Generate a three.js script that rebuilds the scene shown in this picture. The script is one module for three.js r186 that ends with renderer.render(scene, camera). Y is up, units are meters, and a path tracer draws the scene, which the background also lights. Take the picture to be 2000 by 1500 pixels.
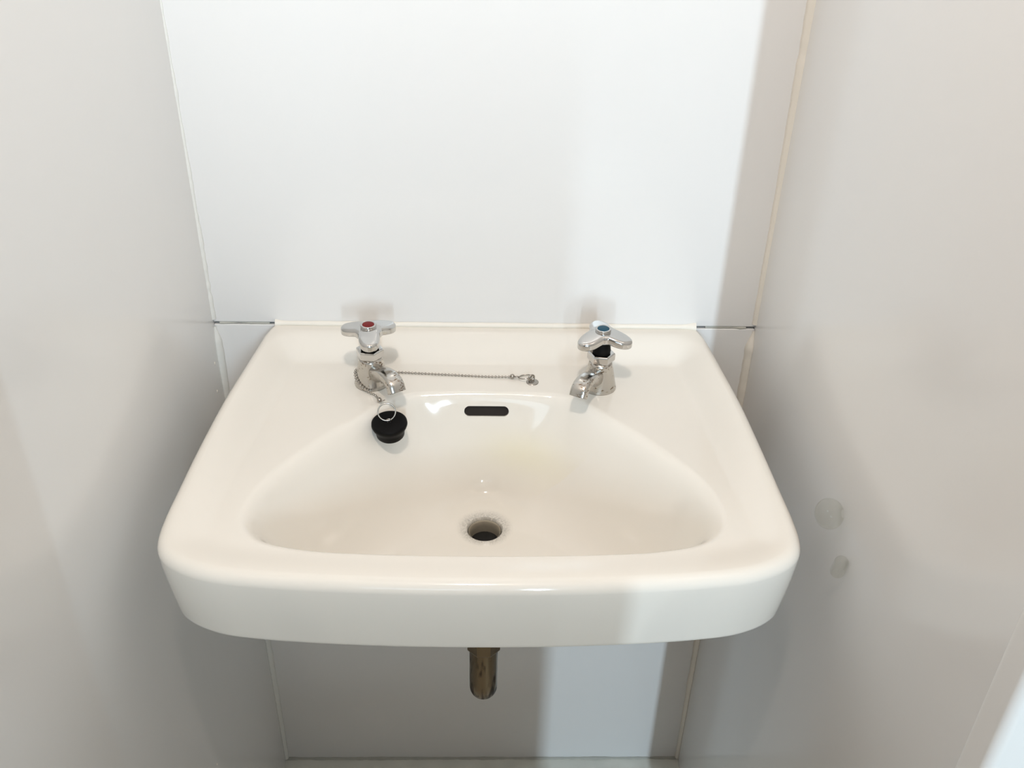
import * as THREE from 'three';
import { mergeGeometries, mergeVertices } from 'three/addons/utils/BufferGeometryUtils.js';
import { RoundedBoxGeometry } from 'three/addons/geometries/RoundedBoxGeometry.js';
import { RectAreaLightUniformsLib } from 'three/addons/lights/RectAreaLightUniformsLib.js';
import { ImprovedNoise } from 'three/addons/math/ImprovedNoise.js';
import { Brush, Evaluator, SUBTRACTION } from 'three-bvh-csg';

// ---------------------------------------------------------------- camera, light, exposure
const scene = new THREE.Scene();
const R = Math.PI / 180;
const camera = new THREE.PerspectiveCamera(43.08, 4 / 3, 0.02, 30);
camera.rotation.order = 'YXZ';
camera.position.set(0.0003, 1.4168, 1.0325);
camera.rotation.set(-32.856 * R, -1.814 * R, 1.452 * R);
scene.add(camera);

const renderer = new THREE.WebGLRenderer({ antialias: true });
renderer.toneMapping = THREE.LinearToneMapping;
renderer.toneMappingExposure = 0.41;
renderer.shadowMap.enabled = true;
RectAreaLightUniformsLib.init();
scene.background = new THREE.Color(0.55, 0.68, 0.85);

const UNSEEN_LAMP = { at: [-0.03, 2.18, 0.92], color: [1.0, 0.895, 0.81], power: 5.1, radius: 0.04 };     // warm lamp out of view, lights the alcove from above
const UNSEEN_SLIT = { x: 0.292, y: 1.62, z: 3.18, w: 0.03, h: 1.2, color: [0.68, 0.86, 1.0], power: 1080 };  // slim unseen source, gives the cool light with a sharp right edge
const UNSEEN_WIN = { x: -0.35, y: 1.72, z: 3.18, w: 0.7, h: 1.0, color: [0.62, 0.84, 1.0], power: 8 };     // broad unseen source, cool light for the left of the basin

// ---------------------------------------------------------------- helpers
const used = {};
const numbered = (n) => { const k = used[n] = (used[n] ?? -1) + 1; return k ? `${n}_${String(k).padStart(3, '0')}` : n; };
const H = 0.834;                                   // height of the basin rim and of the seam in the wall panels
const noise = new ImprovedNoise();
let seed = 7;
const rnd = () => { seed = (seed * 1664525 + 1013904223) >>> 0; return seed / 4294967296; };
function part(name, geo, mat, parent, label) {
  const m = new THREE.Mesh(geo, mat); m.name = parent && parent.isObject3D && parent !== scene ? name : numbered(name);
  m.castShadow = m.receiveShadow = true; (parent ?? scene).add(m);
  if (label) m.userData.label = label;
  return m;
}
function thing(name, label, category, pos = [0, 0, 0], turn = 0, group) {
  const g = new THREE.Group(); g.name = numbered(name); g.position.set(...pos); g.rotation.y = turn;
  g.userData = { label, category }; if (group) g.userData.group = group;
  scene.add(g); return g;
}
function structure(name, pos = [0, 0, 0]) { const g = new THREE.Group(); g.name = name; g.position.set(...pos); g.userData = { kind: 'structure' }; scene.add(g); return g; }
function structMesh(name, geo, mat) { const m = part(name, geo, mat, scene); m.name = name; m.userData.kind = 'structure'; return m; }
const box = (x0, x1, y0, y1, z0, z1) => { const g = new THREE.BoxGeometry(x1 - x0, y1 - y0, z1 - z0); g.translate((x0 + x1) / 2, (y0 + y1) / 2, (z0 + z1) / 2); return g; };
const merge = (list) => mergeGeometries(list.map((g) => { const q = g.index ? g.toNonIndexed() : g; for (const k of Object.keys(q.attributes)) if (!['position', 'normal', 'uv'].includes(k)) q.deleteAttribute(k); return q; }));
const sstep = (a, b, x) => { const t = Math.min(1, Math.max(0, (x - a) / (b - a))); return t * t * (3 - 2 * t); };
const mix = (a, b, t) => a + (b - a) * t;

function noiseTexture(size, fn, srgb, repeat) {
  const d = new Uint8Array(size * size * 4);
  for (let j = 0; j < size; j++) for (let i = 0; i < size; i++) { const c = fn(i / size, j / size); d.set([c[0], c[1], c[2], 255].map((v) => Math.max(0, Math.min(255, Math.round(v)))), (j * size + i) * 4); }
  const t = new THREE.DataTexture(d, size, size); t.magFilter = THREE.LinearFilter; t.minFilter = THREE.LinearMipmapLinearFilter; t.generateMipmaps = true;
  t.wrapS = t.wrapT = THREE.RepeatWrapping; if (srgb) t.colorSpace = THREE.SRGBColorSpace; if (repeat) t.repeat.set(...repeat); t.needsUpdate = true; return t;
}
const tn = (u, v, f, z) => noise.noise(u * f, v * f, z);   // period 256 / f
const tile = (u, v, f, z) => { const a = tn(u, v, f, z), b = tn(u - 1, v, f, z), c = tn(u, v - 1, f, z), d = tn(u - 1, v - 1, f, z); return mix(mix(a, b, u), mix(c, d, u), v); };

// ---------------------------------------------------------------- materials
const lin = (r, g, b) => new THREE.Color().setRGB(r, g, b);
const wallBump = noiseTexture(256, (u, v) => { const n = 128 + 60 * tile(u, v, 6, 1.3) + 30 * tile(u, v, 20, 4.1); return [n, n, n]; }, false, [1.2, 1.2]);
const M = {
  wall: new THREE.MeshPhysicalMaterial({ color: lin(0.80, 0.79, 0.775), roughness: 0.16, bumpMap: wallBump, bumpScale: 0.0003, specularIntensity: 1 }),
  partition: new THREE.MeshStandardMaterial({ color: lin(0.34, 0.22, 0.14), roughness: 0.7 }),  // brown of the added shading wall behind the camera
  room: new THREE.MeshStandardMaterial({ color: lin(0.36, 0.335, 0.31), roughness: 0.8 }),
  jamb: new THREE.MeshStandardMaterial({ color: lin(0.80, 0.79, 0.77), roughness: 0.35 }),
  caulk: new THREE.MeshStandardMaterial({ color: lin(0.80, 0.75, 0.67), roughness: 0.55 }),
  whiteCaulk: new THREE.MeshStandardMaterial({ color: lin(0.80, 0.80, 0.765), roughness: 0.5 }),
  greyCaulk: new THREE.MeshStandardMaterial({ color: lin(0.50, 0.49, 0.44), roughness: 0.8 }),
  dark: new THREE.MeshStandardMaterial({ color: lin(0.008, 0.007, 0.006), roughness: 0.9 }),
  china: new THREE.MeshPhysicalMaterial({ color: lin(0.82, 0.78, 0.725), roughness: 0.07, vertexColors: true, specularIntensity: 0.85 }),
  rubber: new THREE.MeshPhysicalMaterial({ color: lin(0.0022, 0.0018, 0.0018), roughness: 0.5, specularIntensity: 0.25 }),
  red: new THREE.MeshPhysicalMaterial({ color: lin(0.17, 0.005, 0.005), roughness: 0.45, specularIntensity: 0.5 }),
  blue: new THREE.MeshPhysicalMaterial({ color: lin(0.010, 0.068, 0.115), roughness: 0.45, specularIntensity: 0.5 }),
  spindle: new THREE.MeshPhysicalMaterial({ color: lin(0.004, 0.0035, 0.003), roughness: 0.7, specularIntensity: 0.3 }),
  clear: new THREE.MeshPhysicalMaterial({ color: lin(0.93, 0.93, 0.91), roughness: 0.06, transmission: 1, thickness: 0, ior: 1.3 }),
};
const pit = (u, v) => { const a = tile(u, v, 24, 3.3), b = tile(u, v, 60, 9.1), c = tile(u, v, 7, 5.7); return sstep(0.26, 0.52, a * 0.8 + b * 0.5 + c * 0.5 + 0.05); };
const chromeMap = noiseTexture(256, (u, v) => { const p = pit(u, v); return [mix(232, 120, p), mix(229, 96, p), mix(224, 70, p)]; }, true);
const chromeRough = noiseTexture(256, (u, v) => { const p = pit(u, v), n = 30 + 22 * (1 + tile(u, v, 12, 2.2)); return [0, mix(n, 150, p), 0]; }, false);
M.chrome = new THREE.MeshPhysicalMaterial({ color: lin(0.70, 0.69, 0.675), metalness: 1, roughness: 1, map: chromeMap, roughnessMap: chromeRough });
M.steel = new THREE.MeshStandardMaterial({ color: lin(0.42, 0.39, 0.35), metalness: 1, roughness: 0.25 });
M.handle = new THREE.MeshStandardMaterial({ color: lin(0.62, 0.61, 0.595), metalness: 1, roughness: 0.12 });
const rustMap = noiseTexture(256, (u, v) => { const p = sstep(-0.2, 0.4, tile(u, v, 8, 6.6) + 0.6 * tile(u, v, 30, 8.8)); return [mix(112, 46, p), mix(98, 36, p), mix(76, 25, p)]; }, true);
const rustRough = noiseTexture(256, (u, v) => { const p = sstep(-0.2, 0.4, tile(u, v, 8, 6.6) + 0.6 * tile(u, v, 30, 8.8)); return [0, mix(60, 140, p), mix(230, 150, p)]; }, false);
M.pipe = new THREE.MeshStandardMaterial({ color: lin(1, 1, 1), metalness: 0.8, roughness: 1, map: rustMap, roughnessMap: rustRough });
const floorMap = noiseTexture(512, (u, v) => { const n = 14 * tile(u, v, 16, 2.5) + 16 * tile(u, v, 60, 7.7) + 10 * tile(u, v, 5, 1.1); return [248 + n, 245 + n, 234 + n]; }, true, [1.5, 1.5]);
M.floor = new THREE.MeshStandardMaterial({ color: 0xffffff, map: floorMap, roughness: 0.65 });

// ---------------------------------------------------------------- the setting
const XW = 0.329, ZJ = 0.67, ZJ2 = 0.697, XJ = 0.282, CEIL = 2.4;
const wallBack = structure('wall_back');
{
  const panel = (x0, x1, y0, y1) => { const g = new RoundedBoxGeometry(x1 - x0, y1 - y0, 0.012, 2, 0.0012); g.translate((x0 + x1) / 2, (y0 + y1) / 2, -0.006); return g; };
  part('upper_panel', panel(-XW, XW, H + 0.0016, CEIL), M.wall, wallBack);
  part('lower_panel', panel(-XW, XW, 0.0, H - 0.0018), M.wall, wallBack);
  part('backing', box(-XW - 0.06, XW + 0.06, 0, CEIL, -0.09, -0.0095), M.dark, wallBack);
}
const sideWall = (name, s) => {
  const g = structure(name);
  part('panel', box(Math.min(s * XW, s * (XW + 0.06)), Math.max(s * XW, s * (XW + 0.06)), 0, CEIL, -0.012, ZJ), M.wall, g);
  return g;
};
const wallLeft = sideWall('wall_left', -1), wallRight = sideWall('wall_right', 1);
structMesh('floor', box(-1.4, 1.4, -0.08, 0.0, -0.09, 3.3), M.floor);
structMesh('ceiling', box(-1.4, 1.4, CEIL, CEIL + 0.08, -0.09, 3.3), M.room);
// door jambs of the alcove, standing proud of its side walls, and the partition they stand in
for (const s of [-1, 1]) {
  const w = 0.16, g = new RoundedBoxGeometry(w, CEIL, 0.027, 4, 0.006);
  g.translate(s * (XJ + w / 2), CEIL / 2, (ZJ + ZJ2) / 2);
  structMesh(s < 0 ? 'trim_1' : 'trim_2', g, M.jamb);
  structMesh(s < 0 ? 'wall_front_left' : 'wall_front_right', box(Math.min(s * 0.4, s * 1.4), Math.max(s * 0.4, s * 1.4), 0, CEIL, ZJ - 0.09, ZJ), M.room);
}
structMesh('wall_room_left', box(-1.4, -1.3, 0, CEIL, ZJ, 3.3), M.room);
structMesh('wall_room_right', box(1.3, 1.4, 0, CEIL, ZJ, 3.3), M.room);
structMesh('added_shade_wall', new RoundedBoxGeometry(1.5, 1.12, 0.1, 3, 0.006).translate(0.19 - 0.75, 0.56, 1.55), M.partition);   // added unseen half-height wall, shades the middle of the back wall and basin
// far wall with openings for the two unseen cool light sources
{
  const far = structure('wall_room_far');
  const z0 = 3.2, z1 = 3.3, L = (w) => [w.x - w.w / 2, w.x + w.w / 2, w.y - w.h / 2, w.y + w.h / 2];
  const [a0, a1, b0, b1] = L(UNSEEN_WIN), [c0, c1, d0, d1] = L(UNSEEN_SLIT);
  const pieces = [box(-1.3, a0, 0, CEIL, z0, z1), box(a0, a1, 0, b0, z0, z1), box(a0, a1, b1, CEIL, z0, z1), box(a1, c0, 0, CEIL, z0, z1), box(c0, c1, 0, d0, z0, z1), box(c0, c1, d1, CEIL, z0, z1), box(c1, 1.3, 0, CEIL, z0, z1)];
  part('plaster', merge(pieces), M.room, far);
  [[UNSEEN_WIN, 'unseen_window_1'], [UNSEEN_SLIT, 'unseen_window_2']].forEach(([w, name]) => {
    const [x0, x1, y0, y1] = L(w), win = structure(name);
    const glow = new THREE.MeshStandardMaterial({ color: 0x222222, emissive: lin(...w.color), emissiveIntensity: 0.9, roughness: 0.6 });
    part('pane', box(x0, x1, y0, y1, 3.21, 3.225), glow, win);  // glowing pane of a light source out of view
    const light = new THREE.RectAreaLight(new THREE.Color().setRGB(...w.color), w.power, w.w, w.h);
    light.position.set(w.x, w.y, 3.2); light.rotation.y = 0; light.lookAt(w.x, w.y, 0); light.name = 'unseen_daylight'; scene.add(light);
  });
}

// ---------------------------------------------------------------- caulk beads
function bead(pts, radius, wob, s) {                // an uneven bead of sealant along a line of points
  const curve = new THREE.CatmullRomCurve3(pts.map((p) => new THREE.Vector3(...p)));
  const n = Math.ceil(curve.getLength() / 0.004), g = new THREE.TubeGeometry(curve, n, 1, 8, false), P = g.attributes.position, v = new THREE.Vector3();
  for (let i = 0; i < P.count; i++) {
    const ring = Math.floor(i / 9), c = curve.getPointAt(ring / n);
    v.fromBufferAttribute(P, i).sub(c);
    const r = radius(ring / n) * (1 + wob * (noise.noise(ring * 0.13, s, 0.5) + 0.7 * noise.noise(ring * 0.45, s, 3.5)));
    P.setXYZ(i, c.x + v.x * r, c.y + v.y * r, c.z + v.z * r);
  }
  g.computeVertexNormals(); return g;
}
let trim = 3;
const caulk = (geo, mat = M.caulk) => structMesh(`trim_${trim++}`, geo, mat);
caulk(bead([[-XW, H + 0.006, 0], [-XW, 1.2, 0], [-XW, 1.6, 0], [-XW, CEIL, 0]], (t) => mix(0.0036, 0.0020, sstep(0, 0.2, t)), 0.6, 1.1), M.whiteCaulk);
caulk(bead([[-XW + 0.001, 0.004, 0.001], [-XW + 0.001, 0.3, 0.001], [-XW + 0.001, 0.6, 0.001], [-XW + 0.001, H - 0.004, 0.001]], (t) => mix(0.0045, 0.0062, sstep(0, 0.4, t)) * (1 - 0.75 * sstep(0.975, 1, t)), 0.18, 5.2), M.whiteCaulk);
caulk(bead([[XW, H + 0.006, 0], [XW, 1.2, 0], [XW, 1.6, 0], [XW, CEIL, 0]], (t) => mix(0.0045, 0.0085, sstep(0.05, 0.35, t)), 0.16, 8.3));
caulk(bead([[XW - 0.001, 0.004, 0.001], [XW - 0.001, 0.3, 0.001], [XW - 0.001, 0.6, 0.001], [XW - 0.001, H - 0.003, 0.001]], (t) => mix(0.0045, 0.0072, sstep(0, 0.6, t)) * (1 - 0.8 * sstep(0.97, 1, t)), 0.16, 11.4));
caulk(bead([[-XW, 0.001, 0], [-0.1, 0.001, 0], [0.1, 0.001, 0], [XW, 0.001, 0]], () => 0.0028, 0.5, 14.4), M.greyCaulk);
for (const [a, b, k] of [[-0.322, -0.262, 2.1], [0.268, 0.318, 4.4]])                                   // old grey filler left in the seam beside the basin
  caulk(bead([[a, H - 0.0004, -0.003], [(2 * a + b) / 3, H, -0.0028], [(a + 2 * b) / 3, H - 0.0002, -0.0028], [b, H - 0.0006, -0.003]], () => 0.0024, 0.75, k), M.greyCaulk);
caulk(bead([[-0.2545, H + 0.001, 0.0005], [-0.1, H + 0.0012, 0.0015], [0.1, H + 0.0012, 0.0015], [0.2555, H + 0.001, 0.0005]], (t) => 0.0034 + 0.0022 * Math.exp(-((t - 0.0) ** 2) / 0.0001) + 0.002 * Math.exp(-((t - 1) ** 2) / 0.0002), 0.16, 21.3), new THREE.MeshStandardMaterial({ color: lin(0.84, 0.80, 0.72), roughness: 0.5 }));
// a paint run on the upper panel, flecks of sealant on the left wall
{
  const g = new THREE.TubeGeometry(new THREE.CatmullRomCurve3([[-0.1065, 1.32, 0.0004], [-0.107, 1.275, 0.0004], [-0.1062, 1.258, 0.0005]].map((p) => new THREE.Vector3(...p))), 20, 0.0006, 6);
  const e = new THREE.SphereGeometry(0.0011, 10, 8); e.scale(1, 2, 0.6); e.translate(-0.1062, 1.2575, 0.0004);
  part('paint_run', merge([g, e]), new THREE.MeshStandardMaterial({ color: lin(0.42, 0.45, 0.47), roughness: 0.4 }), wallBack);
  for (const [y, z, r] of [[0.79, 0.022, 0.0016], [0.755, 0.03, 0.0016], [0.70, 0.045, 0.001], [0.36, 0.27, 0.0014], [0.25, 0.24, 0.001]]) {
    const s = new THREE.SphereGeometry(r, 8, 6); s.scale(0.6, 1.5, 0.8); s.translate(-XW, y, z); part('sealant_fleck', s, M.caulk, wallLeft);
  }
}

// ---------------------------------------------------------------- basin
const BZ = 0.217, RD = 0.0185;                       // drain position and radius
const mirror = (half) => half.concat(half.slice(1, -1).reverse().map(([x, z]) => [-x, z]));
const outerHalf = [[0, 0.4425], [0.07, 0.4415], [0.14, 0.438], [0.195, 0.433], [0.230, 0.427], [0.257, 0.416], [0.273, 0.404], [0.281, 0.392], [0.285, 0.376], [0.2862, 0.35], [0.285, 0.31], [0.2825, 0.235], [0.279, 0.16], [0.273, 0.093], [0.2655, 0.03]];
const lipHalf = [[0, 0.112], [0.05, 0.1122], [0.086, 0.115], [0.113, 0.132], [0.155, 0.177], [0.188, 0.227], [0.211, 0.270], [0.223, 0.307], [0.226, 0.338], [0.221, 0.362], [0.204, 0.3815], [0.160, 0.394], [0.093, 0.3985], [0, 0.400]];
const smoothLoop = (pts, n, closed = true) => new THREE.CatmullRomCurve3(pts.map(([x, z]) => new THREE.Vector3(x, 0, z)), closed, 'centripetal').getSpacedPoints(n).map((p) => [p.x, p.z]);
const lip = smoothLoop(mirror(lipHalf), 600).slice(0, -1);
// outer contour: from the back right corner round the front to the back left corner, then along the wall
const frontArc = smoothLoop([[0.256, 0], ...outerHalf.slice().reverse(), ...outerHalf.slice(1).map(([x, z]) => [-x, z]), [-0.256, 0]], 330, false).map(([x, z]) => [x < 0 ? x - 0.005 * sstep(0, 0.3, z) * sstep(0, -0.2, x) : x, z]);
const contour = frontArc.slice();
for (let i = 1; i < 110; i++) contour.push([-0.256 + 0.512 * i / 110, 0]);
const N = contour.length, nFront = frontArc.length;
const inward = contour.map((p, i) => {
  const a = contour[(i + N - 1) % N], b = contour[(i + 1) % N]; let nx = -(b[1] - a[1]), nz = b[0] - a[0]; const l = Math.hypot(nx, nz); nx /= l; nz /= l;
  if (nx * (0 - p[0]) + nz * (BZ - p[1]) < 0) { nx = -nx; nz = -nz; } return [nx, nz];
});
function distTo(loop, x, z, closed = true) {
  let best = 1e9; const n = loop.length;
  for (let i = 0; i < (closed ? n : n - 1); i++) {
    const a = loop[i], b = loop[(i + 1) % n], dx = b[0] - a[0], dz = b[1] - a[1];
    const t = Math.min(1, Math.max(0, ((x - a[0]) * dx + (z - a[1]) * dz) / (dx * dx + dz * dz))), ex = x - a[0] - t * dx, ez = z - a[1] - t * dz, d = ex * ex + ez * ez;
    if (d < best) best = d;
  }
  return Math.sqrt(best);
}
function softDist(x, z) {                            // distance to the lip, rounded off where two sides are equally near
  const exact = distTo(lipPoly, x, z); let sum = 0;
  if (exact < 0.003) return exact;
  for (let i = 0; i < lip.length; i++) { const a = lip[i], b = lip[(i + 1) % lip.length], l = Math.hypot(b[0] - a[0], b[1] - a[1]), d2 = (x - (a[0] + b[0]) / 2) ** 2 + (z - (a[1] + b[1]) / 2) ** 2; sum += l / (d2 * d2); }
  return mix(exact, Math.cbrt(Math.PI / 2 / sum), sstep(0.003, 0.010, exact));
}
const lipPoly = lip.filter((_, i) => i % 4 === 0), frontPoly = frontArc.filter((_, i) => i % 3 === 0);
const inside = (x, z) => { let c = false; for (let i = 0, j = lipPoly.length - 1; i < lipPoly.length; j = i++) { const a = lipPoly[i], b = lipPoly[j]; if ((a[1] > z) !== (b[1] > z) && x < (b[0] - a[0]) * (z - a[1]) / (b[1] - a[1]) + a[0]) c = !c; } return c; };
function basinTop(x, z) {
  const e = distTo(frontPoly, x, z, false);
  const deckDeep = -0.0225 + 0.0155 * sstep(0.14, 0.36, z);
  const s = sstep(0.009, 0.047, e) * sstep(0.013, 0.056, z);
  let y = mix(-0.0006, deckDeep, s);
  if (inside(x, z)) {
    const d = softDist(x, z), r = Math.hypot(x, z - BZ), side = r > 1e-6 ? Math.abs(x) / r : 0;
    const w = 0.056 + 0.040 * side * side, t = Math.min(1, d / w);
    const floorY = -0.1335 + 0.055 * Math.max(0, r - 0.02) - 0.0015 * (1 - sstep(RD, 0.032, r));
    const a = 0.15 + 0.07 * side * side, b = 0.52, total = a / 2 + (b - a) + (1 - b) / 2;       // lip rounding, straight wall, cove
    const g = t < a ? t * t / (2 * a) : t < b ? a / 2 + t - a : total - (1 - t) * (1 - t) / (2 * (1 - b));
    y = mix(y, floorY, g / total);
  }
  return y;
}
function basinGeometry() {
  const rows = [];                                   // each row: N points [x, y, z]
  const drainAt = contour.map(([x, z]) => { const l = Math.hypot(x, z - BZ); return [x / l, (z - BZ) / l]; });
  const K = 210, rho = contour.map((p, i) => (i < nFront ? mix(0.0035, 0.0105, sstep(0.0, 0.05, p[1])) : 0.0035));
  const inset = (i, o) => [contour[i][0] + inward[i][0] * o, contour[i][1] + inward[i][1] * o];
  const drop = 0.155;
  rows.push(drainAt.map(([dx, dz]) => [dx * RD, -drop, BZ + dz * RD]));
  for (let k = 0; k < 4; k++) rows.push(drainAt.map(([dx, dz]) => [dx * RD, mix(-drop, -0.1385, (k + 1) / 4), BZ + dz * RD]));
  for (let k = 0; k <= K; k++) {
    const f = k / K;
    rows.push(contour.map((_, i) => { const [ox, oz] = inset(i, rho[i]), dx = drainAt[i][0], dz = drainAt[i][1]; const r0 = RD + 0.0012, x = mix(dx * r0, ox, f), z = mix(BZ + dz * r0, oz, f); return [x, basinTop(x, z), z]; }));
  }
  for (let k = 1; k <= 7; k++) { const a = k / 7 * Math.PI / 2; rows.push(contour.map((_, i) => { const q = inset(i, rho[i] * (1 - Math.sin(a))); return [q[0], -0.0006 - rho[i] * (1 - Math.cos(a)), q[1]]; })); }
  const low = (i) => (i < nFront ? sstep(0, 0.06, contour[i][1]) : 0);
  for (let k = 1; k <= 8; k++) rows.push(contour.map((_, i) => { const q = inset(i, low(i) * 0.0075 * (k / 8) ** 1.4); return [q[0], mix(-0.0006 - rho[i], -0.0785, k / 8), q[1]]; }));
  for (let k = 1; k <= 6; k++) { const a = k / 6 * Math.PI / 2; rows.push(contour.map((_, i) => { const q = inset(i, low(i) * 0.0075 + 0.008 * (1 - Math.cos(a))); return [q[0], -0.0785 - 0.008 * Math.sin(a), q[1]]; })); }
  for (let k = 1; k <= 60; k++) {
    const f = k / 60;
    rows.push(contour.map((_, i) => { const [ox, oz] = inset(i, low(i) * 0.0075 + 0.008), dx = drainAt[i][0], dz = drainAt[i][1]; const x = mix(ox, dx * RD * 1.8, f), z = mix(oz, BZ + dz * RD * 1.8, f); return [x, -Math.max(0.0865, -basinTop(x, z) + 0.020), z]; }));
  }
  const n = rows.length, pos = [], col = [], idx = [];
  for (const row of rows) row.forEach(([x, y, z]) => {
    pos.push(x, y, z);
    const r = Math.hypot(x, z - BZ), g = (1 - sstep(0.019, 0.033, r)) * (0.75 + 0.9 * noise.noise(x * 900, z * 900, 1.7)) * (y < -0.1 ? 1 : 0), c = 1 - 0.42 * Math.max(0, Math.min(1, g));
    const yellowTint = 0.06 * Math.exp(-(((x - 0.045) / 0.05) ** 2 + ((y + 0.085) / 0.022) ** 2)) * (z < 0.18 ? 1 : 0);  // faint yellow tint on the rear wall of the bowl
    col.push(c * (1 - 0.2 * yellowTint), c * (1 - 0.5 * yellowTint), c * (0.98 - 2.2 * yellowTint));
  });
  for (let k = 0; k < n; k++) { const k2 = (k + 1) % n; for (let i = 0; i < N; i++) { const j = (i + 1) % N, a = k * N + i, b = k * N + j, c = k2 * N + j, d = k2 * N + i; idx.push(a, b, c, a, c, d); } }
  const g = new THREE.BufferGeometry();
  g.setAttribute('position', new THREE.Float32BufferAttribute(pos, 3)); g.setAttribute('color', new THREE.Float32BufferAttribute(col, 3)); g.setIndex(idx);
  g.computeVertexNormals();
  // turn the faces outward if the loft came out reversed
  const mid = (5 + Math.floor(K / 2)) * N; if (g.attributes.normal.getY(mid) < 0) { for (let i = 0; i < idx.length; i += 3) [idx[i + 1], idx[i + 2]] = [idx[i + 2], idx[i + 1]]; g.setIndex(idx); g.computeVertexNormals(); }
  return g;
}
function capsule(w, h, d, bevel = 0) {               // a slot-shaped prism, its length along x, its depth along z
  const s = new THREE.Shape(), r = h / 2, c = w / 2 - r; s.moveTo(-c, -r); s.lineTo(c, -r); s.absarc(c, 0, r, -Math.PI / 2, Math.PI / 2); s.lineTo(-c, r); s.absarc(-c, 0, r, Math.PI / 2, Math.PI * 1.5);
  return new THREE.ExtrudeGeometry(s, { depth: d, bevelEnabled: bevel > 0, bevelSize: bevel, bevelThickness: bevel, bevelSegments: 2, curveSegments: 16 });
}
const basin = thing('wash_basin', 'white china wall hung wash basin with two chrome taps, filling the corner alcove', 'basin', [0, H, 0]);
{
  const body = new Brush(basinGeometry()); body.updateMatrixWorld();
  const cutG = capsule(0.0505, 0.0118, 0.05); cutG.translate(0, 0, -0.012); cutG.rotateX(-0.42); cutG.translate(0.001, -0.0405, 0.126); cutG.setAttribute('color', new THREE.Float32BufferAttribute(new Float32Array(cutG.attributes.position.count * 3).fill(0.95), 3)); cutG.deleteAttribute('uv');
  const cut = new Brush(cutG); cut.updateMatrixWorld();
  const ev = new Evaluator(); ev.attributes = ['position', 'normal', 'color']; ev.useGroups = false;
  const res = ev.evaluate(body, cut, SUBTRACTION);
  part('bowl', res.geometry, M.china, basin);
  const shadePlate = capsule(0.0505 - 0.0004, 0.0116, 0.005); shadePlate.translate(0, 0, -0.0125); shadePlate.rotateX(-0.42); shadePlate.translate(0.001, -0.0405, 0.126);  // dark plate stands in for the shade inside the overflow
  part('overflow_slot_shade', shadePlate, new THREE.MeshStandardMaterial({ color: lin(0.016, 0.010, 0.007), roughness: 0.8 }), basin, 'overflow slot in the rear wall of the bowl, its inner shade a dark plate');
  const prof = [[0.0178, -0.1375], [0.0181, -0.1385], [0.0181, -0.20], [0.0158, -0.20], [0.0158, -0.145], [0.0163, -0.1395], [0.0178, -0.1375]].map((p) => new THREE.Vector2(...p));
  const waste = part('drain_outlet', new THREE.LatheGeometry(prof, 48), new THREE.MeshStandardMaterial({ color: lin(0.46, 0.41, 0.33), metalness: 0.4, roughness: 0.35 }), basin, 'tarnished metal drain outlet with a grimy edge');
  waste.position.set(0, 0, BZ);
  part('drain_shade', new THREE.CylinderGeometry(0.0157, 0.0157, 0.003, 32).translate(0, -0.154, 0), M.dark, waste);  // dark disc stands in for the shade down the drain
}

// ---------------------------------------------------------------- waste pipe below the basin
{
  const t = thing('waste_pipe', 'corroded brown metal waste trap hanging under the middle of the basin', 'pipe', [0, H, BZ]);
  const lathe = (p) => new THREE.LatheGeometry(p.map((q) => new THREE.Vector2(...q)), 40);
  part('tailpiece', lathe([[0.0001, -0.185], [0.0185, -0.1875], [0.0185, -0.30], [0.0001, -0.30]]), M.pipe, t);
  const nutS = new THREE.Shape(); for (let k = 0; k < 8; k++) { const a = k / 8 * 2 * Math.PI + 0.39; nutS[k ? 'lineTo' : 'moveTo'](0.0196 * Math.cos(a), 0.0196 * Math.sin(a)); } nutS.closePath();
  const nut = new THREE.ExtrudeGeometry(nutS, { depth: 0.030, bevelEnabled: true, bevelSize: 0.0015, bevelThickness: 0.003, bevelSegments: 3 }); nut.rotateX(Math.PI / 2); nut.translate(0, -0.288, 0);
  part('coupling_nut', nut, M.pipe, t);
  const path = new THREE.CurvePath(), V = (y, z) => new THREE.Vector3(0, y, z);
  path.add(new THREE.LineCurve3(V(-0.30, 0), V(-0.378, 0)));
  path.add(new THREE.CubicBezierCurve3(V(-0.378, 0), V(-0.425, 0), V(-0.425, -0.07), V(-0.378, -0.07)));
  path.add(new THREE.LineCurve3(V(-0.378, -0.07), V(-0.31, -0.07)));
  path.add(new THREE.CubicBezierCurve3(V(-0.31, -0.07), V(-0.275, -0.07), V(-0.265, -0.09), V(-0.265, -0.12)));
  path.add(new THREE.LineCurve3(V(-0.265, -0.12), V(-0.265, -BZ - 0.004)));
  part('trap_bend', new THREE.TubeGeometry(path, 120, 0.0172, 32), M.pipe, t);
  const fl = lathe([[0.0156, 0], [0.034, 0], [0.033, 0.006], [0.02, 0.010], [0.0156, 0.010]]); fl.rotateX(Math.PI / 2); fl.translate(0, -0.265, -BZ);
  part('wall_flange', fl, M.pipe, t);
}

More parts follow.
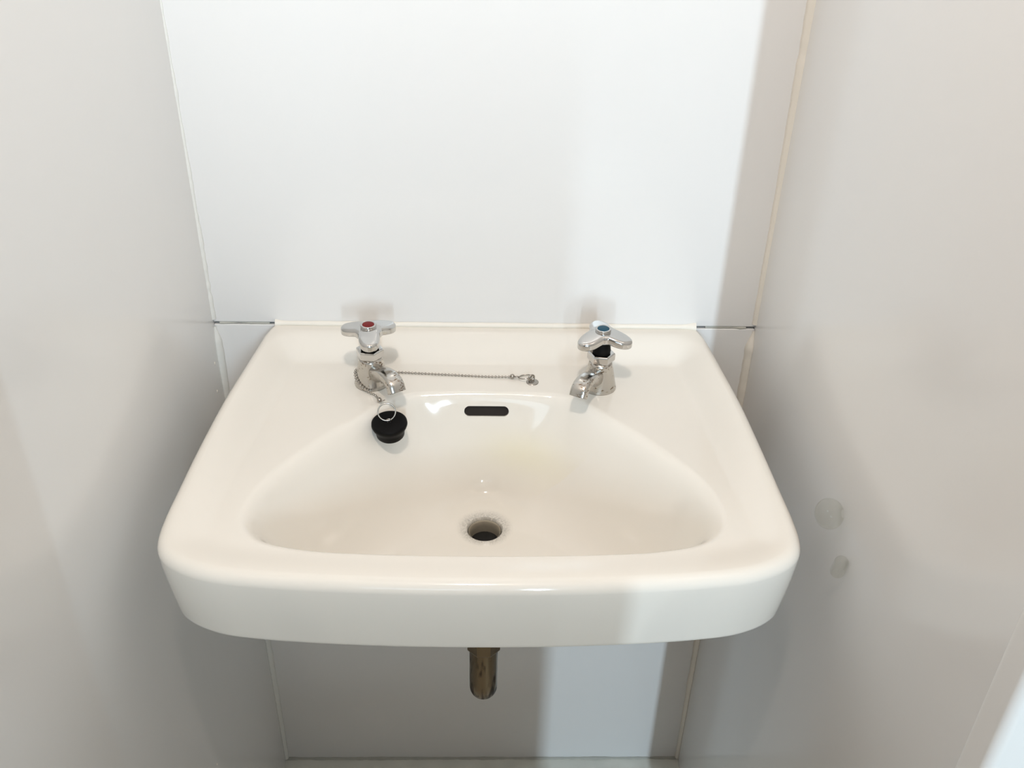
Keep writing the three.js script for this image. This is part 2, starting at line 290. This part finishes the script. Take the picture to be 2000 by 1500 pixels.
// ---------------------------------------------------------------- taps
function sweep(list, seg = 28, pw = 3) {             // list: [z, y, halfWidth, halfHeight]; smooth path in the y-z plane
  const c = new THREE.CatmullRomCurve3(list.map((p) => new THREE.Vector3(0, p[1], p[0]))), n = 48, pos = [], idx = [], uv = [];
  const at = (t, k) => { const f = t * (list.length - 1), i = Math.min(list.length - 2, Math.floor(f)); return mix(list[i][k], list[i + 1][k], sstep(0, 1, f - i)); };
  for (let j = 0; j <= n; j++) {
    const t = j / n, p = c.getPoint(t), d = c.getTangent(t), hw = at(t, 2), hh = at(t, 3);
    for (let i = 0; i < seg; i++) {
      const a = i / seg * 2 * Math.PI, ca = Math.cos(a), sa = Math.sin(a), x = Math.sign(ca) * Math.abs(ca) ** (2 / pw) * hw, q = Math.sign(sa) * Math.abs(sa) ** (2 / pw) * hh;
      pos.push(x, p.y + d.z * q, p.z - d.y * q); uv.push(i / seg, t * 1.2);
    }
  }
  for (let j = 0; j < n; j++) for (let i = 0; i < seg; i++) { const a = j * seg + i, b = j * seg + (i + 1) % seg; idx.push(a, b, b + seg, a, b + seg, a + seg); }
  // mouth: a short inward step, then a dark recess
  const base = n * seg, dEnd = c.getTangent(1), pe = c.getPoint(1);
  for (const [sc, off] of [[0.78, 0], [0.72, -0.006]]) for (let i = 0; i < seg; i++) { const s = (base + i) * 3; pos.push(pos[s] * sc, pe.y + (pos[s + 1] - pe.y) * sc + dEnd.y * off, pe.z + (pos[s + 2] - pe.z) * sc + dEnd.z * off); uv.push(i / seg, 1.2); }
  for (let j = n; j < n + 2; j++) for (let i = 0; i < seg; i++) { const a = j * seg + i, b = j * seg + (i + 1) % seg; idx.push(a, b, b + seg, a, b + seg, a + seg); }
  const centre = pos.length / 3; pos.push(0, pe.y - dEnd.y * 0.006, pe.z - dEnd.z * 0.006); uv.push(0.5, 1.2);
  for (let i = 0; i < seg; i++) idx.push((n + 2) * seg + i, (n + 2) * seg + (i + 1) % seg, centre);
  const g = new THREE.BufferGeometry(); g.setAttribute('position', new THREE.Float32BufferAttribute(pos, 3)); g.setAttribute('uv', new THREE.Float32BufferAttribute(uv, 2)); g.setIndex(idx); g.computeVertexNormals(); return g;
}
function handleGeometry() {                          // three rounded arms that droop towards their tips
  const s = new THREE.Shape(), n = 120;
  for (let i = 0; i <= n; i++) {
    const a = i / n * 2 * Math.PI, k = Math.pow(Math.max(0, (1 + Math.cos(3 * a)) / 2), 2.0), r = 0.0120 + 0.0184 * k;
    const w = Math.cos(a), u = Math.sin(a); s[i ? 'lineTo' : 'moveTo'](u * r, w * r);
  }
  const g0 = new THREE.ExtrudeGeometry(s, { depth: 0.0038, bevelEnabled: true, bevelSize: 0.0036, bevelThickness: 0.0038, bevelSegments: 6, steps: 2 });
  g0.rotateX(Math.PI / 2);
  const P = g0.attributes.position;
  for (let i = 0; i < P.count; i++) { const x = P.getX(i), z = -P.getZ(i) * -1, r = Math.hypot(x, z); P.setY(i, P.getY(i) - 0.0058 * sstep(0.004, 0.034, r) + (P.getY(i) < -0.005 ? 0.0015 : 0)); }
  g0.deleteAttribute('normal'); g0.deleteAttribute('uv'); const g = mergeVertices(g0, 1e-5); g.computeVertexNormals(); return g;
}
const lat = (p, n = 48) => new THREE.LatheGeometry(p.map((q) => new THREE.Vector2(...q)), n);
const handleG = handleGeometry();
const hexS = new THREE.Shape(); for (let k = 0; k < 6; k++) { const a = k / 6 * 2 * Math.PI; hexS[k ? 'lineTo' : 'moveTo'](0.0136 * Math.cos(a), 0.0136 * Math.sin(a)); } hexS.closePath();
function makeTap(label, pos, turn, handleTurn, button, buttonLabel) {
  const t = thing('basin_tap', label, 'tap', pos, turn);
  part('body', lat([[0.0001, 0], [0.0196, 0], [0.0198, 0.0018], [0.0190, 0.005], [0.0172, 0.014], [0.0152, 0.024], [0.0134, 0.032], [0.0126, 0.0375], [0.0001, 0.0375]]), M.chrome, t);
  part('spout', sweep([[0.002, 0.0185, 0.0092, 0.0095], [0.018, 0.0220, 0.0092, 0.0092], [0.032, 0.0285, 0.0094, 0.0080], [0.045, 0.0318, 0.0097, 0.0070], [0.0560, 0.0298, 0.0099, 0.0068], [0.0615, 0.0215, 0.0100, 0.0070]]), M.chrome, t);
  const nut = new THREE.ExtrudeGeometry(hexS, { depth: 0.006, bevelEnabled: true, bevelSize: 0.0018, bevelThickness: 0.0022, bevelSegments: 4 }); nut.rotateX(-Math.PI / 2); nut.rotateY(0.35); nut.translate(0, 0.0385, 0);
  part('bonnet_nut', nut, M.handle, t);
  part('spindle', lat([[0.0001, 0.046], [0.0098, 0.046], [0.0102, 0.050], [0.0085, 0.062], [0.0001, 0.062]]), M.spindle, t, 'black spindle below the handle');
  const h = part('handle', handleG, M.handle, t); h.position.y = 0.0715; h.rotation.y = handleTurn - turn;
  part('hub', lat([[0.0001, -0.004], [0.0088, -0.004], [0.0088, 0.0020], [0.0082, 0.0026], [0.0070, 0.0026], [0.0068, 0.0019], [0.0001, 0.0019]]), M.handle, h).position.y = 0.0030;
  part('button', lat([[0.0001, 0.0005], [0.0066, 0.0005], [0.0066, 0.0022], [0.006, 0.0026], [0.0001, 0.0028]]), button, h, buttonLabel).position.y = 0.0030;
  return t;
}
const deckAt = (x, z) => H + basinTop(x, z);
const TL = [-0.1300, 0, 0.0950], TR = [0.1293, 0, 0.0990];
TL[1] = deckAt(TL[0], TL[2]) - 0.0006; TR[1] = deckAt(TR[0], TR[2]) - 0.0006;
makeTap('chrome pillar tap with a red button, chain looped round its base', TL, 33 * R, 8 * R, M.red, 'red hot water button');
makeTap('chrome pillar tap with a blue button, on the right of the basin', TR, -28 * R, 186 * R, M.blue, 'blue cold water button');

// ---------------------------------------------------------------- plug and chain
const plugAt = [-0.1035, H - 0.0435, 0.1680];
{
  const t = thing('basin_plug', 'black rubber plug on a ring, lying in the bowl below the red tap', 'plug', plugAt);
  t.rotation.set(0.10, 0, 0.03);
  part('stopper', lat([[0.0001, 0], [0.0140, 0], [0.0152, 0.0015], [0.0158, 0.006], [0.0162, 0.0090], [0.0186, 0.0130], [0.0196, 0.0160], [0.0193, 0.0185], [0.0176, 0.0198], [0.0120, 0.0192], [0.0001, 0.0190]]), M.rubber, t);
  part('loop', new THREE.TorusGeometry(0.0026, 0.0008, 8, 20).translate(0, 0.0204, 0), M.steel, t);
  const ring = part('ring', new THREE.TorusGeometry(0.0094, 0.00075, 8, 48), M.steel, t);
  ring.position.set(-0.0022, 0.0291, -0.0048); ring.rotation.set(-0.62, 0.15, 0);
}
{
  const t = thing('bead_chain', 'fine metal bead chain from the ring anchor on the deck to the black plug', 'chain', [0.031, H - 0.02, 0.085]);
  const o = t.position, pts = [];
  const put = (x, z, up) => pts.push(new THREE.Vector3(x - o.x, deckAt(x, z) + 0.0015 + up - o.y, z - o.z));
  put(0.0305, 0.0845, 0.001); for (const [x, z] of [[0.00, 0.0825], [-0.04, 0.0795], [-0.08, 0.0765], [-0.105, 0.0745]]) put(x, z, 0);
  const arc = (deg, r, up) => put(TL[0] + r * Math.sin(deg * R), TL[2] + r * Math.cos(deg * R), up);
  arc(150, 0.0225, 0.001); arc(180, 0.0212, 0.002); arc(215, 0.0208, 0.004); arc(245, 0.0185, 0.012); arc(275, 0.0185, 0.013); arc(305, 0.0195, 0.009); arc(335, 0.0213, 0.004); arc(358, 0.0235, 0.0005);
  put(-0.1235, 0.1245, 0.0006); put(-0.1175, 0.1355, 0.001);
  const curve = new THREE.CatmullRomCurve3(pts), L = curve.getLength(), n = Math.round(L / 0.0039), geos = [];
  for (let i = 0; i <= n; i++) { const p = curve.getPointAt(i / n); geos.push(new THREE.IcosahedronGeometry(0.00145, 2).translate(p.x, p.y, p.z)); }
  geos.push(new THREE.TubeGeometry(curve, 220, 0.0005, 6));
  const strand = part('bead_strand', merge(geos), M.steel, t); strand.userData.kind = 'stuff';
  const p0 = pts[0], p1 = pts[pts.length - 1];
  for (const p of [p0, p1]) part('clasp_bead', new THREE.SphereGeometry(0.0029, 20, 14).translate(p.x, p.y + 0.0008, p.z), M.steel, t);
  // anchor: link, split ring, post and washer fixed to the deck
  part('link', new THREE.TorusGeometry(0.0022, 0.0006, 8, 20).rotateX(1.2).translate(p0.x + 0.0052, p0.y + 0.0006, p0.z + 0.0003), M.steel, t);
  part('link', new THREE.TorusGeometry(0.0026, 0.0006, 8, 20).rotateX(0.9).rotateY(0.7).translate(p1.x + 0.0040, p1.y + 0.0022, p1.z + 0.0040), M.steel, t);
  const ax = 0.0535, az = 0.0875, ay = deckAt(ax, az) - o.y;
  part('anchor_ring', new THREE.TorusGeometry(0.0075, 0.00075, 8, 40).rotateX(Math.PI / 2 - 0.25).rotateZ(0.12).translate(0.0455 - o.x, ay + 0.0034, 0.0855 - o.z), M.steel, t);
  part('anchor_washer', lat([[0.0001, 0], [0.0072, 0], [0.0072, 0.0008], [0.0060, 0.0016], [0.0001, 0.0018]], 32).translate(ax - o.x, ay - 0.0004, az - o.z + 0.004), M.steel, t);
  part('anchor_post', new THREE.TorusGeometry(0.0034, 0.0011, 10, 24).rotateY(0.5).translate(ax - o.x - 0.001, ay + 0.0042, az - o.z + 0.001), M.steel, t);
}

// ---------------------------------------------------------------- clear rounded shape on the right wall
{
  const t = thing('clear_bump', 'clear rounded shape on the glossy right wall beside the basin', 'clear_lobe', [XW, H + 0.004, 0.352]);
  const cup = new THREE.SphereGeometry(0.0145, 36, 24); cup.scale(0.9, 1, 1); cup.translate(-0.0125, 0, 0);
  part('upper_lobe', cup, M.clear, t);
  const peg = new THREE.CapsuleGeometry(0.0065, 0.014, 8, 20); peg.rotateX(0.25); peg.translate(-0.0065, -0.034, 0.034);
  part('clear_lobe', peg, M.clear, t);
}

// ---------------------------------------------------------------- unseen ceiling lamp, lights the alcove from above
{
  const t = thing('unseen_ceiling_lamp', 'small warm globe lamp out of view, placed to light the basin from above', 'lamp', [UNSEEN_LAMP.at[0], CEIL, UNSEEN_LAMP.at[2]]);
  part('ceiling_rose', lat([[0.0001, 0], [0.05, 0], [0.048, -0.012], [0.02, -0.02], [0.008, -0.03], [0.008, -0.16], [0.0001, -0.16]]), M.jamb, t);
  part('globe', new THREE.SphereGeometry(0.045, 32, 24).translate(0, UNSEEN_LAMP.at[1] - CEIL, 0), new THREE.MeshStandardMaterial({ color: 0x222222, emissive: lin(...UNSEEN_LAMP.color), emissiveIntensity: 3 }), t);
  const l = new THREE.PointLight(new THREE.Color().setRGB(...UNSEEN_LAMP.color), UNSEEN_LAMP.power); l.position.set(...UNSEEN_LAMP.at); l.castShadow = true; l.shadow.radius = UNSEEN_LAMP.radius / 0.02; l.name = 'unseen_lamp_light'; scene.add(l);
}

renderer.render(scene, camera);
